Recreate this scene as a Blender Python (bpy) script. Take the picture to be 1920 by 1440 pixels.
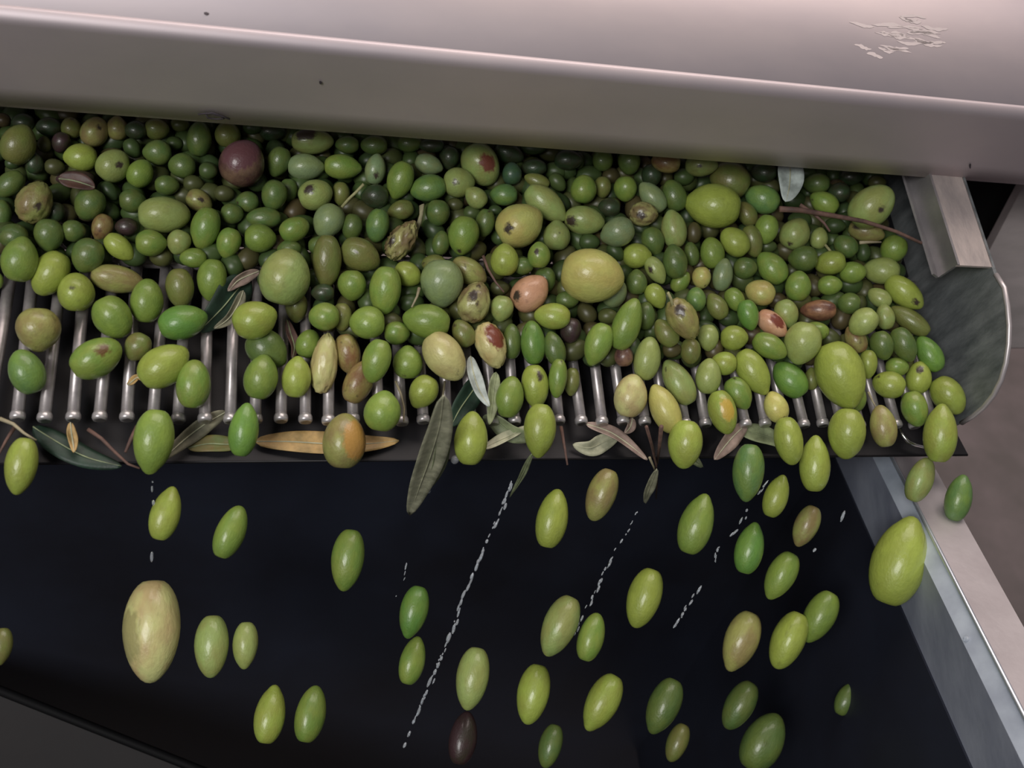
import bpy, bmesh, math, random
from mathutils import Matrix, Vector, noise
random.seed(11)
S = bpy.context.scene
for o in list(bpy.data.objects): bpy.data.objects.remove(o)
COL = S.collection
# ---------------------------------------------------------------- camera frame, measured on the photograph
F = 1880.0
vX = Vector((7540, 130, F)).normalized()
vY = Vector((-400, -4120, F)); vY = (vY - vX * vX.dot(vY)).normalized()
vZ = vX.cross(vY)
R = Matrix((vX, vY, vZ))                       # camera (right, down, forward) -> grate frame (right, back, up)
CP = -(R @ (Vector((0, 70, F)) / F * 0.72))    # camera place in the grate frame; origin = middle of the bar tips
TILT = Matrix.Rotation(math.radians(15), 4, 'X')   # the grate slopes down to the front
cam = bpy.data.objects.new('camera', bpy.data.cameras.new('camera')); COL.objects.link(cam)
cm = Matrix.Identity(4)
cr, cd, cf = R @ Vector((1, 0, 0)), R @ Vector((0, 1, 0)), R @ Vector((0, 0, 1))
for i in range(3):
    cm[i][0] = cr[i]; cm[i][1] = -cd[i]; cm[i][2] = -cf[i]; cm[i][3] = CP[i]
cam.matrix_world = TILT @ cm
cam.data.sensor_width = 36; cam.data.lens = 36 * F / 1920
cam.data.clip_start = .02; cam.data.clip_end = 60
cam.data.dof.use_dof = True; cam.data.dof.focus_distance = .74; cam.data.dof.aperture_fstop = 7
S.camera = cam
# ---------------------------------------------------------------- world and lights
w = bpy.data.worlds.new('world'); S.world = w; w.use_nodes = True
w.node_tree.nodes['Background'].inputs[0].default_value = (.61, .545, .62, 1)
w.node_tree.nodes['Background'].inputs[1].default_value = .16
def area(name, loc, target, size, power, color):
    l = bpy.data.lights.new(name, 'AREA'); l.shape = 'RECTANGLE'; l.size = size[0]; l.size_y = size[1]
    l.energy = power; l.color = color
    o = bpy.data.objects.new(name, l); COL.objects.link(o)
    loc = Vector(loc); o.location = loc
    o.rotation_euler = (Vector(target) - loc).to_track_quat('-Z', 'Y').to_euler()
    return o
area('doorway_daylight', (-1.25, -1.35, 1.75), (0, 0, 0), (.9, .9), 43, (1, .98, .96))
area('ceiling_lamp', (.3, 1.45, 2.6), (0, .35, 0), (2.8, 2.2), 98, (1, .87, .81))
S.view_settings.view_transform = 'Standard'; S.view_settings.look = 'None'
S.view_settings.gamma = 1; S.view_settings.use_curve_mapping = False
S.view_settings.exposure = -0.24
# ---------------------------------------------------------------- helpers
def ray(px, py): return R @ Vector((px - 960, py - 720, F))
def at(px, py, ax, v):                         # pixel -> point of the grate-frame plane axis = v
    d = ray(px, py); return CP + d * ((v - CP[ax]) / d[ax])
def at_plane(px, py, p, n):
    d = ray(px, py); return CP + d * ((p - CP).dot(n) / d.dot(n))
def at_depth(px, py, z): return CP + ray(px, py) * (z / F)
def lin(c):
    return tuple(((x / 255) / 12.92 if x / 255 <= .04045 else ((x / 255 + .055) / 1.055) ** 2.4) for x in c)
def newmat(name, base=(.5, .5, .5), rough=.5, metal=0.0, var=0.0, scale=20, bump=0.0, bscale=200, base2=None, spec=.5, stretch=None, coords='Object'):
    m = bpy.data.materials.new(name); m.use_nodes = True
    N = m.node_tree.nodes; L = m.node_tree.links; b = N['Principled BSDF']
    b.inputs['Base Color'].default_value = (*base, 1); b.inputs['Roughness'].default_value = rough
    b.inputs['Metallic'].default_value = metal; b.inputs['Specular IOR Level'].default_value = spec
    tc = N.new('ShaderNodeTexCoord'); mp = N.new('ShaderNodeMapping'); L.new(tc.outputs[coords], mp.inputs[0])
    if stretch: mp.inputs['Scale'].default_value = stretch
    if base2 or var:
        n = N.new('ShaderNodeTexNoise'); n.inputs['Scale'].default_value = scale; n.inputs['Detail'].default_value = 6
        n.inputs['Roughness'].default_value = .6
        L.new(mp.outputs[0], n.inputs['Vector'])
        r = N.new('ShaderNodeValToRGB'); r.color_ramp.elements[0].position = .35; r.color_ramp.elements[1].position = .68
        b2 = base2 or tuple(x * (1 - var) for x in base)
        r.color_ramp.elements[0].color = (*b2, 1); r.color_ramp.elements[1].color = (*base, 1)
        L.new(n.outputs['Fac'], r.inputs[0]); L.new(r.outputs[0], b.inputs['Base Color'])
        mr = N.new('ShaderNodeMapRange'); mr.inputs[3].default_value = rough * .85; mr.inputs[4].default_value = min(1, rough * 1.2)
        L.new(n.outputs['Fac'], mr.inputs[0]); L.new(mr.outputs[0], b.inputs['Roughness'])
    if bump:
        n = N.new('ShaderNodeTexNoise'); n.inputs['Scale'].default_value = bscale; n.inputs['Detail'].default_value = 4
        L.new(mp.outputs[0], n.inputs['Vector'])
        bp = N.new('ShaderNodeBump'); bp.inputs['Strength'].default_value = bump; bp.inputs['Distance'].default_value = .002
        L.new(n.outputs['Fac'], bp.inputs['Height']); L.new(bp.outputs[0], b.inputs['Normal'])
    return m
def link(name, me, parent=None, m=None, mw=None):
    o = bpy.data.objects.new(name, me); COL.objects.link(o)
    if m and me is not None and not me.materials: me.materials.append(m)
    if parent: o.parent = parent
    else: o.matrix_world = TILT @ (mw or Matrix.Identity(4))
    return o
def tag(o, label=None, cat=None, group=None, kind=None):
    if label: o['label'] = label
    if cat: o['category'] = cat
    if group: o['group'] = group
    if kind: o['kind'] = kind
    return o
def mesh(name, V, Fc, smooth=False):
    me = bpy.data.meshes.new(name); me.from_pydata([tuple(v) for v in V], [], Fc); me.update()
    if smooth:
        for p in me.polygons: p.use_smooth = True
    return me
def empty(name, loc=(0, 0, 0)):
    o = bpy.data.objects.new(name, None); COL.objects.link(o); o.empty_display_size = .02
    o.matrix_world = TILT @ Matrix.Translation(Vector(loc)); return o
def sheet(rows, th, smooth=False):
    """a folded sheet of metal: rows of points (each row one long line); th = thickness along the local normal"""
    n, k = len(rows), len(rows[0]); V = []; 
    nr = []
    for i in range(n):
        r = []
        for j in range(k):
            a = rows[min(i + 1, n - 1)][j] - rows[max(i - 1, 0)][j]
            b = rows[i][min(j + 1, k - 1)] - rows[i][max(j - 1, 0)]
            r.append(a.cross(b).normalized())
        nr.append(r)
    V = [rows[i][j] for i in range(n) for j in range(k)] + [rows[i][j] + nr[i][j] * th for i in range(n) for j in range(k)]
    o = n * k; Fc = []
    for i in range(n - 1):
        for j in range(k - 1):
            a, b, c, d = i * k + j, i * k + j + 1, (i + 1) * k + j + 1, (i + 1) * k + j
            Fc.append((a, b, c, d)); Fc.append((a + o, d + o, c + o, b + o))
    for i in range(n - 1):
        Fc.append((i * k, (i + 1) * k, (i + 1) * k + o, i * k + o)); a = i * k + k - 1; b = a + k
        Fc.append((b, a, a + o, b + o))
    for j in range(k - 1):
        Fc.append((j + 1, j, j + o, j + 1 + o)); a = (n - 1) * k + j
        Fc.append((a, a + 1, a + 1 + o, a + o))
    me = mesh('sheet', V, Fc, smooth)
    bm = bmesh.new(); bm.from_mesh(me); bmesh.ops.recalc_face_normals(bm, faces=bm.faces); bm.to_mesh(me); bm.free()
    return me
def tube(path, rad, seg=10, caps=True, smooth=True):
    P = [Vector(p) for p in path]; n = len(P)
    if not hasattr(rad, '__len__'): rad = [rad] * n
    V = []; Fc = []; ref = None
    for i, p in enumerate(P):
        t = (P[min(i + 1, n - 1)] - P[max(i - 1, 0)]).normalized()
        if ref is None: ref = t.orthogonal().normalized()
        u = (ref - t * ref.dot(t)).normalized(); v = t.cross(u); ref = u
        for k in range(seg):
            a = 2 * math.pi * k / seg; V.append(p + (u * math.cos(a) + v * math.sin(a)) * rad[i])
    for i in range(n - 1):
        for k in range(seg):
            a = i * seg + k; b = i * seg + (k + 1) % seg
            Fc.append((a, b, b + seg, a + seg))
    if caps: Fc.append(tuple(range(seg - 1, -1, -1))); Fc.append(tuple((n - 1) * seg + k for k in range(seg)))
    return mesh('tube', V, Fc, smooth)
def box(c, s):
    V = [(c[0] + x * s[0] / 2, c[1] + y * s[1] / 2, c[2] + z * s[2] / 2) for x in (-1, 1) for y in (-1, 1) for z in (-1, 1)]
    return mesh('box', V, [(0, 1, 3, 2), (4, 6, 7, 5), (0, 4, 5, 1), (2, 3, 7, 6), (0, 2, 6, 4), (1, 5, 7, 3)])
def slab(poly, nrm, th):
    """flat polygon with real thickness"""
    n = len(poly); V = [p for p in poly] + [p + nrm * th for p in poly]
    Fc = [tuple(range(n)), tuple(range(2 * n - 1, n - 1, -1))] + [(i, i + n, (i + 1) % n + n, (i + 1) % n) for i in range(n)]
    me = mesh('slab', V, Fc)
    bm = bmesh.new(); bm.from_mesh(me); bmesh.ops.recalc_face_normals(bm, faces=bm.faces); bm.to_mesh(me); bm.free()
    return me
V3 = Vector
# ---------------------------------------------------------------- materials
M_cover = newmat('brushed_steel_cover', (.66, .58, .585), .55, .62, base2=(.54, .485, .515), scale=5, bump=.03, bscale=60, stretch=(.6, 1, 1))
M_steel = newmat('worn_steel', (.50, .48, .48), .42, .75, base2=(.34, .33, .34), scale=22, bump=.12, bscale=300)
M_plate = newmat('galvanised_plate', (.27, .29, .295), .5, .35, base2=(.12, .135, .14), scale=26, bump=.15, bscale=300, stretch=(1, 3, 1))
M_bar = newmat('wet_steel_bar', (.62, .58, .57), .36, .6, base2=(.36, .33, .33), scale=60, bump=.05)
M_rail = newmat('worn_tray_rail', (.60, .52, .48), .55, .3, base2=(.36, .32, .31), scale=18, bump=.1, stretch=(3, 1, 1))
M_black = newmat('black_rubber', (.012, .011, .013), .45, 0, base2=(.007, .007, .009), scale=20, spec=.35)
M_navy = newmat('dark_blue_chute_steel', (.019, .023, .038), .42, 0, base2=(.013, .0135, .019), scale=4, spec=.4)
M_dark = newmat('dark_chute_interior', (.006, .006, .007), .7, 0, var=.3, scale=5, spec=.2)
M_grey = newmat('dull_grey_chute_panel', (.030, .027, .027), .6, 0, base2=(.020, .018, .019), scale=9, spec=.3)
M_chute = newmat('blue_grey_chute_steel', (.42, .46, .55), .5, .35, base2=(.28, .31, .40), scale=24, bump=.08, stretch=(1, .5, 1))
M_rim = newmat('bright_chute_rim', (.58, .54, .55), .45, .5, base2=(.46, .42, .43), scale=14, bump=.05)
M_floor = newmat('mauve_concrete', (.23, .195, .195), .8, 0, base2=(.165, .145, .14), scale=9, bump=.2, bscale=60)
M_panel = newmat('scuffed_machine_panel', (.36, .315, .31), .6, .1, base2=(.26, .235, .225), scale=14, stretch=(1, 3, 1))
# ---------------------------------------------------------------- setting: floor
fl = link('floor', mesh('floor', [(-6, -6, 0), (6, -6, 0), (6, 8, 0), (-6, 8, 0)], [(0, 1, 2, 3)]), m=M_floor)
fl.matrix_world = Matrix.Translation((0, 0, -.95)); tag(fl, 'mottled mauve grey concrete floor beyond the machine', kind='structure')
# ---------------------------------------------------------------- hopper cover above the heap
cy = .1835; ztop = .1598; zbot = at(960, 271, 1, cy)[2]
zl = .0786
hc = empty('hopper_cover', (0, cy, zl)); tag(hc, 'wide pinkish steel hopper cover with folded front edge above the olive heap', 'cover')
def child(name, me, par, m):
    o = bpy.data.objects.new(name, me); COL.objects.link(o)
    if me is not None and m and not me.materials: me.materials.append(m)
    o.parent = par; o.matrix_parent_inverse = (Matrix.Identity(4) if par.name.startswith('__') else par.matrix_world.inverted())
    o.matrix_basis = TILT.copy(); return o
xs = [-.75 + 1.6 * i / 16 for i in range(17)]
def wob(x, y): return .0009 * math.sin(x * 9 + 1) + .0006 * math.sin(x * 23 + y * 9)
rows = [[V3((x, cy, zl)) for x in xs], [V3((x, cy + wob(x, 0), zl + .02)) for x in xs], [V3((x, cy + wob(x, 1) * .6, zl + .045)) for x in xs], [V3((x, cy, ztop - .008)) for x in xs]]
for k in range(1, 7):
    a = math.pi / 2 * k / 6; rows.append([V3((x, cy + .008 * (1 - math.cos(a)), ztop - .008 + .008 * math.sin(a))) for x in xs])
child('front_flange', sheet(rows, .002, True), hc, M_cover)
rows = [[p.copy() for p in rows[-1]]]
for k in range(1, 9): rows.append([V3((x, cy + .008 + k * .1, ztop + k * .004)) for x in xs])
child('top_sheet', sheet(rows, .002, True), hc, M_cover)
def flake(px, py, w_, h_, par, plane, nm, m, ring=False):
    p = plane(px, py); bm = bmesh.new(); out = []
    for k in range(12):
        a = 2 * math.pi * k / 12; q = plane(px + w_ * math.cos(a) * random.uniform(.8, 1.2), py + h_ * math.sin(a) * random.uniform(.8, 1.2)); out.append(q)
    n = (CP - p).normalized(); return child(nm, slab([q + n * .0004 for q in out], n, .0005), par, m)
ff = lambda px, py: at(px, py, 1, cy - .0008)
def tf(px, py):
    p = at(px, py, 2, ztop); return at(px, py, 2, ztop + (p.y - cy - .008) * .04 + .0005)
M_mark = newmat('dark_scratch', (.05, .04, .05), .7)
ringp = [(372, 213), (388, 211), (400, 212), (415, 216), (431, 222)]
child('scratch', tube([ff(*p) + V3((0, -.0006, 0)) for p in ringp], .0006, 6), hc, M_mark)
child('scratch', tube([ff(*p) + V3((0, -.0006, 0)) for p in [(386, 213), (390, 220), (405, 222), (420, 221), (412, 214), (398, 210), (386, 213)]], .0006, 6), hc, M_mark)
for p in [(601, 155, 3, 3), (1819, 311, 2, 5)]: flake(*p, hc, ff, 'speck', M_mark)
flake(386, 25, 4, 3, hc, tf, 'speck', M_mark)
M_scuff = newmat('pale_scuff', (.54, .49, .49), .6, .5, var=.08, scale=90)
for _ in range(26):
    x = random.uniform(1585, 1760); y = random.uniform(42, 100) if x < 1700 else random.uniform(20, 80)
    L_ = random.uniform(14, 34); n_ = 10; up = []; dn = []; ph = random.uniform(0, 6)
    for k in range(n_ + 1):
        u_ = k / n_; h_ = (math.sin(math.pi * u_) ** .6) * random.uniform(1.2, 4.2) + .2; yy = y + u_ * 6 + 2 * math.sin(u_ * 5 + ph)
        up.append(tf(x + (u_ - .5) * 2 * L_, yy - h_)); dn.append(tf(x + (u_ - .5) * 2 * L_, yy + h_))
    child('scuff', slab([p - V3((0, 0, .00045)) for p in up + dn[::-1]], V3((0, 0, 1)), .00008), hc, M_scuff)
# ---------------------------------------------------------------- vibrating tray: side plate, rail, bars, lip
tray = empty('vibrating_tray', (0, 0, 0)); tag(tray, 'steel vibrating sorting tray with a bar grate and rounded side plate', 'tray')
xw = .3739; H = .0823; xi = .3425
edge = [(1870, 510), (1880, 540), (1886, 575), (1889, 610), (1888, 645), (1883, 680), (1874, 712), (1860, 740), (1842, 763), (1822, 780), (1800, 793)]
poly = [at(px, py, 0, xw) for px, py in edge]
poly = [V3((xw, .42, H)), V3((xw, poly[0].y, H))] + poly[1:] + [V3((xw, .005, -.03)), V3((xw, .42, -.03))]
child('side_plate', slab(poly, V3((1, 0, 0)), .003), tray, M_plate)
rimp = [V3((xw + .0015, p.y, p.z)) for p in poly[1:-2]]
child('plate_edge', tube(rimp, .0021, 8), tray, newmat('polished_edge', (.62, .58, .58), .4, .6))
yb = .0985
child('top_rail', sheet([[V3((xw + .001, yb, H)), V3((xw + .001, .42, H))], [V3((xi, yb, H)), V3((xi, .42, H))]], .0022), tray, M_rail)
child('rail_lip', sheet([[V3((xi, yb, H + .001)), V3((xi, .42, H + .001))], [V3((xi - .001, yb + .002, .0605)), V3((xi - .001, .42, .0605))]], .0022), tray, M_steel)
child('rail_lip', sheet([[V3((xi - .001, yb + .002, .0607)), V3((xi - .001, .42, .0607))], [V3((xi - .007, yb + .003, .0640)), V3((xi - .007, .42, .0640))]], .0018), tray, M_steel)
bar_me = tube([V3((0, .118, 0)), V3((0, .06, 0)), V3((0, .0045, 0))], .0040, 12, True)
tip_me = tube([V3((0, .0050, 0)), V3((0, .0032, 0)), V3((0, .0008, 0)), V3((0, -.0006, 0)), V3((0, -.0006, 0))], [.0040, .0048, .0049, .0042, .0024], 14, True)
bar_me.materials.append(M_bar); tip_me.materials.append(newmat('bar_tip_steel', (.75, .72, .72), .35, .6, var=.3, scale=80))
NB = 0
for k in range(-2, 43):
    x = -.3275 + k * .01655 + random.uniform(-.0008, .0008)
    if x > xw - .012: break
    b = child('bar', bar_me, tray, None); b.matrix_basis = TILT @ Matrix.Translation((x, random.uniform(-.0008, .0012), -.0042 + random.uniform(-.0006, .0006))) @ Matrix.Rotation(random.uniform(-.02, .02), 4, 'Z')
    t = bpy.data.objects.new('tip', tip_me); COL.objects.link(t); t.parent = b
for yy, rr in ((.1235, .0045), (.1345, .0032)):
    child('cross_rod', tube([V3((-.45, yy, -.006)), V3((xw, yy, -.006))], rr, 10), tray, M_bar)
child('heap_floor', box((-.04, .29, -.012), (.84, .29, .004)), tray, M_black)
lipz = -.02
c0, c1 = at(-300, 871, 2, lipz), at(1815, 852, 2, lipz); c2 = at(1789, 803, 2, lipz)
lippoly = [c0, c1, c2, V3((c2.x + .004, .13, lipz - .004)), V3((c0.x, .13, lipz - .004))]
child('front_lip', slab(lippoly, V3((0, 0, -1)), .003), tray, M_black)
child('lip_edge', tube([c0 + V3((0, 0, -.001)), c1 + V3((0, 0, -.001))], .0012, 6), tray, M_black)
# bent bright wire at the right end of the lip
child('wire', tube([at(px, py, 2, -.012) for px, py in [(1684, 800), (1692, 815), (1702, 828), (1716, 834), (1732, 838), (1750, 840)]], [.0008, .0014, .0016, .0014, .0012, .0008], 8), tray, newmat('bright_wire', (.85, .83, .82), .15, 1))
# ---------------------------------------------------------------- chute under the grate
dC = (R @ V3((-60, -1370, F))).normalized()
ch = empty('catch_chute', (.2, -.1, -.1)); tag(ch, 'dark open catching chute with blue grey steel right wall under the grate', 'chute')
def cline(px, py, z, back=.26, fwd=1.0, n=10):
    p = at(px, py, 2, z); return [p + dC * (back - (back + fwd) * i / n) for i in range(n + 1)]
A = cline(1570, 865, -.155); B = cline(1640, 865, -.078); Cc = cline(1674, 865, -.062); D = cline(1746, 865, -.062)
child('inner_wall', sheet([A, B], .002), ch, M_chute)
child('folded_lip', sheet([B, Cc], .002), ch, newmat('light_blue_steel', (.62, .70, .80), .45, .4, base2=(.46, .52, .62), scale=30, bump=.05))
child('rim_flange', sheet([Cc, D], .002), ch, M_rim)
child('rim_edge', tube([p + V3((0, 0, .001)) for p in Cc], .0017, 8), ch, newmat('shiny_rim_edge', (.72, .78, .86), .3, .8))
low = [p + V3((-.02, .05, -.6)) for p in A]
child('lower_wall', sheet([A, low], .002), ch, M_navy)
outer = [p + V3((.01, 0, -.12)) for p in D]
child('outer_wall', sheet([D, outer], .002), ch, M_grey)
# back panel hangs from the lip and slides down to the front
bd = V3((0, -.45, -.893)).normalized()
from mathutils.bvhtree import BVHTree
wv = []; wf = []
for r0, r1 in ((Cc, B), (B, A), (A, low)):
    for i in range(len(r0) - 1):
        o_ = len(wv); wv += [r0[i], r0[i + 1], r1[i + 1], r1[i]]; wf.append((o_, o_ + 1, o_ + 2, o_ + 3))
bvh = BVHTree.FromPolygons(wv, wf)
rows = []
for s_ in range(11):
    p = V3((-.6, .11, -.032)) + bd * (s_ * .09); h_ = bvh.ray_cast(p, V3((1, 0, 0)))
    xe = h_[0].x if h_[0] else .40
    rows.append([V3((-.65 + (xe + .65) * k / 5, p.y, p.z)) for k in range(6)])
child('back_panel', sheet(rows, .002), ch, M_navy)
# unseen chute front wall, added below the picture to shade what has fallen deep
child('added_front_wall', sheet([[V3((-.75, -.40, -.02)), V3((.62, -.40, -.02))], [V3((-.75, -.37, -.55)), V3((.62, -.37, -.55))]], .002), ch, M_dark)
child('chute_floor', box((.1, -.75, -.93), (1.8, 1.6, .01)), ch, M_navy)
# dull grey front-left panel
g = [at_depth(px, py, z) for px, py, z in [(-60, 1271, .86), (345, 1432, .88), (760, 1600, .90), (760, 2100, .90), (-500, 2100, .84), (-500, 1100, .84)]]
child('front_panel', slab(g, (CP - g[0]).normalized() * -1, .004), ch, M_grey)
child('panel_edge', tube([g[5], g[0], g[1], g[2]], .004, 8), ch, M_dark)
# ---------------------------------------------------------------- machine frame at the right
mp = empty('machine_frame', at_depth(1880, 650, 1.0)); tag(mp, 'scuffed tan grey machine side panel to the right of the tray', 'machine')
nn = (R @ V3((0, 0, 1))).normalized()
q = [at_depth(px, py, .98) for px, py in [(1935, 318), (1857, 466), (1800, 575), (1795, 653), (2300, 648), (2300, 250)]]
child('side_panel', slab(q, nn, .02), mp, M_panel)
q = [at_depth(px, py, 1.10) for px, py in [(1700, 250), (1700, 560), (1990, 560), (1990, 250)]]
child('gap_shade_sheet', slab(q, nn, .01), mp, M_dark)  # near-black sheet added to stand in for the shade in the gap
# ---------------------------------------------------------------- olives
PAL = {  # base colour, second colour, how blotchy; d and m darkened to paint heap shade
 'd': ((50, 72, 42), (56, 62, 38), .2), 'm': ((82, 108, 48), (94, 112, 46), .2), 'g': ((112, 142, 50), (124, 146, 52), .2),
 'y': ((146, 164, 56), (140, 154, 52), .25), 'l': ((142, 162, 84), (142, 152, 76), .25), 's': ((120, 142, 96), (126, 142, 88), .2),
 'e': ((92, 130, 66), (108, 140, 56), .2), 't': ((60, 90, 68), (62, 92, 56), .2), 'o': ((108, 120, 52), (112, 112, 52), .3),
 'Y': ((182, 184, 92), (184, 174, 88), .2), 'q': ((148, 152, 76), (138, 124, 72), .4), 'r': ((146, 136, 72), (126, 92, 56), .6),
 'b': ((120, 92, 70), (84, 54, 52), .6), 'B': ((92, 56, 44), (140, 100, 66), .5), 'u': ((64, 44, 46), (56, 50, 38), .4),
 'p': ((206, 156, 120), (190, 140, 102), .3), 'P': ((190, 190, 118), (176, 160, 104), .3), 'N': ((204, 194, 126), (190, 170, 104), .5),
 'w': ((170, 170, 98), (120, 104, 66), .9), 'v': ((90, 134, 48), (102, 140, 48), .1)}
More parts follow.
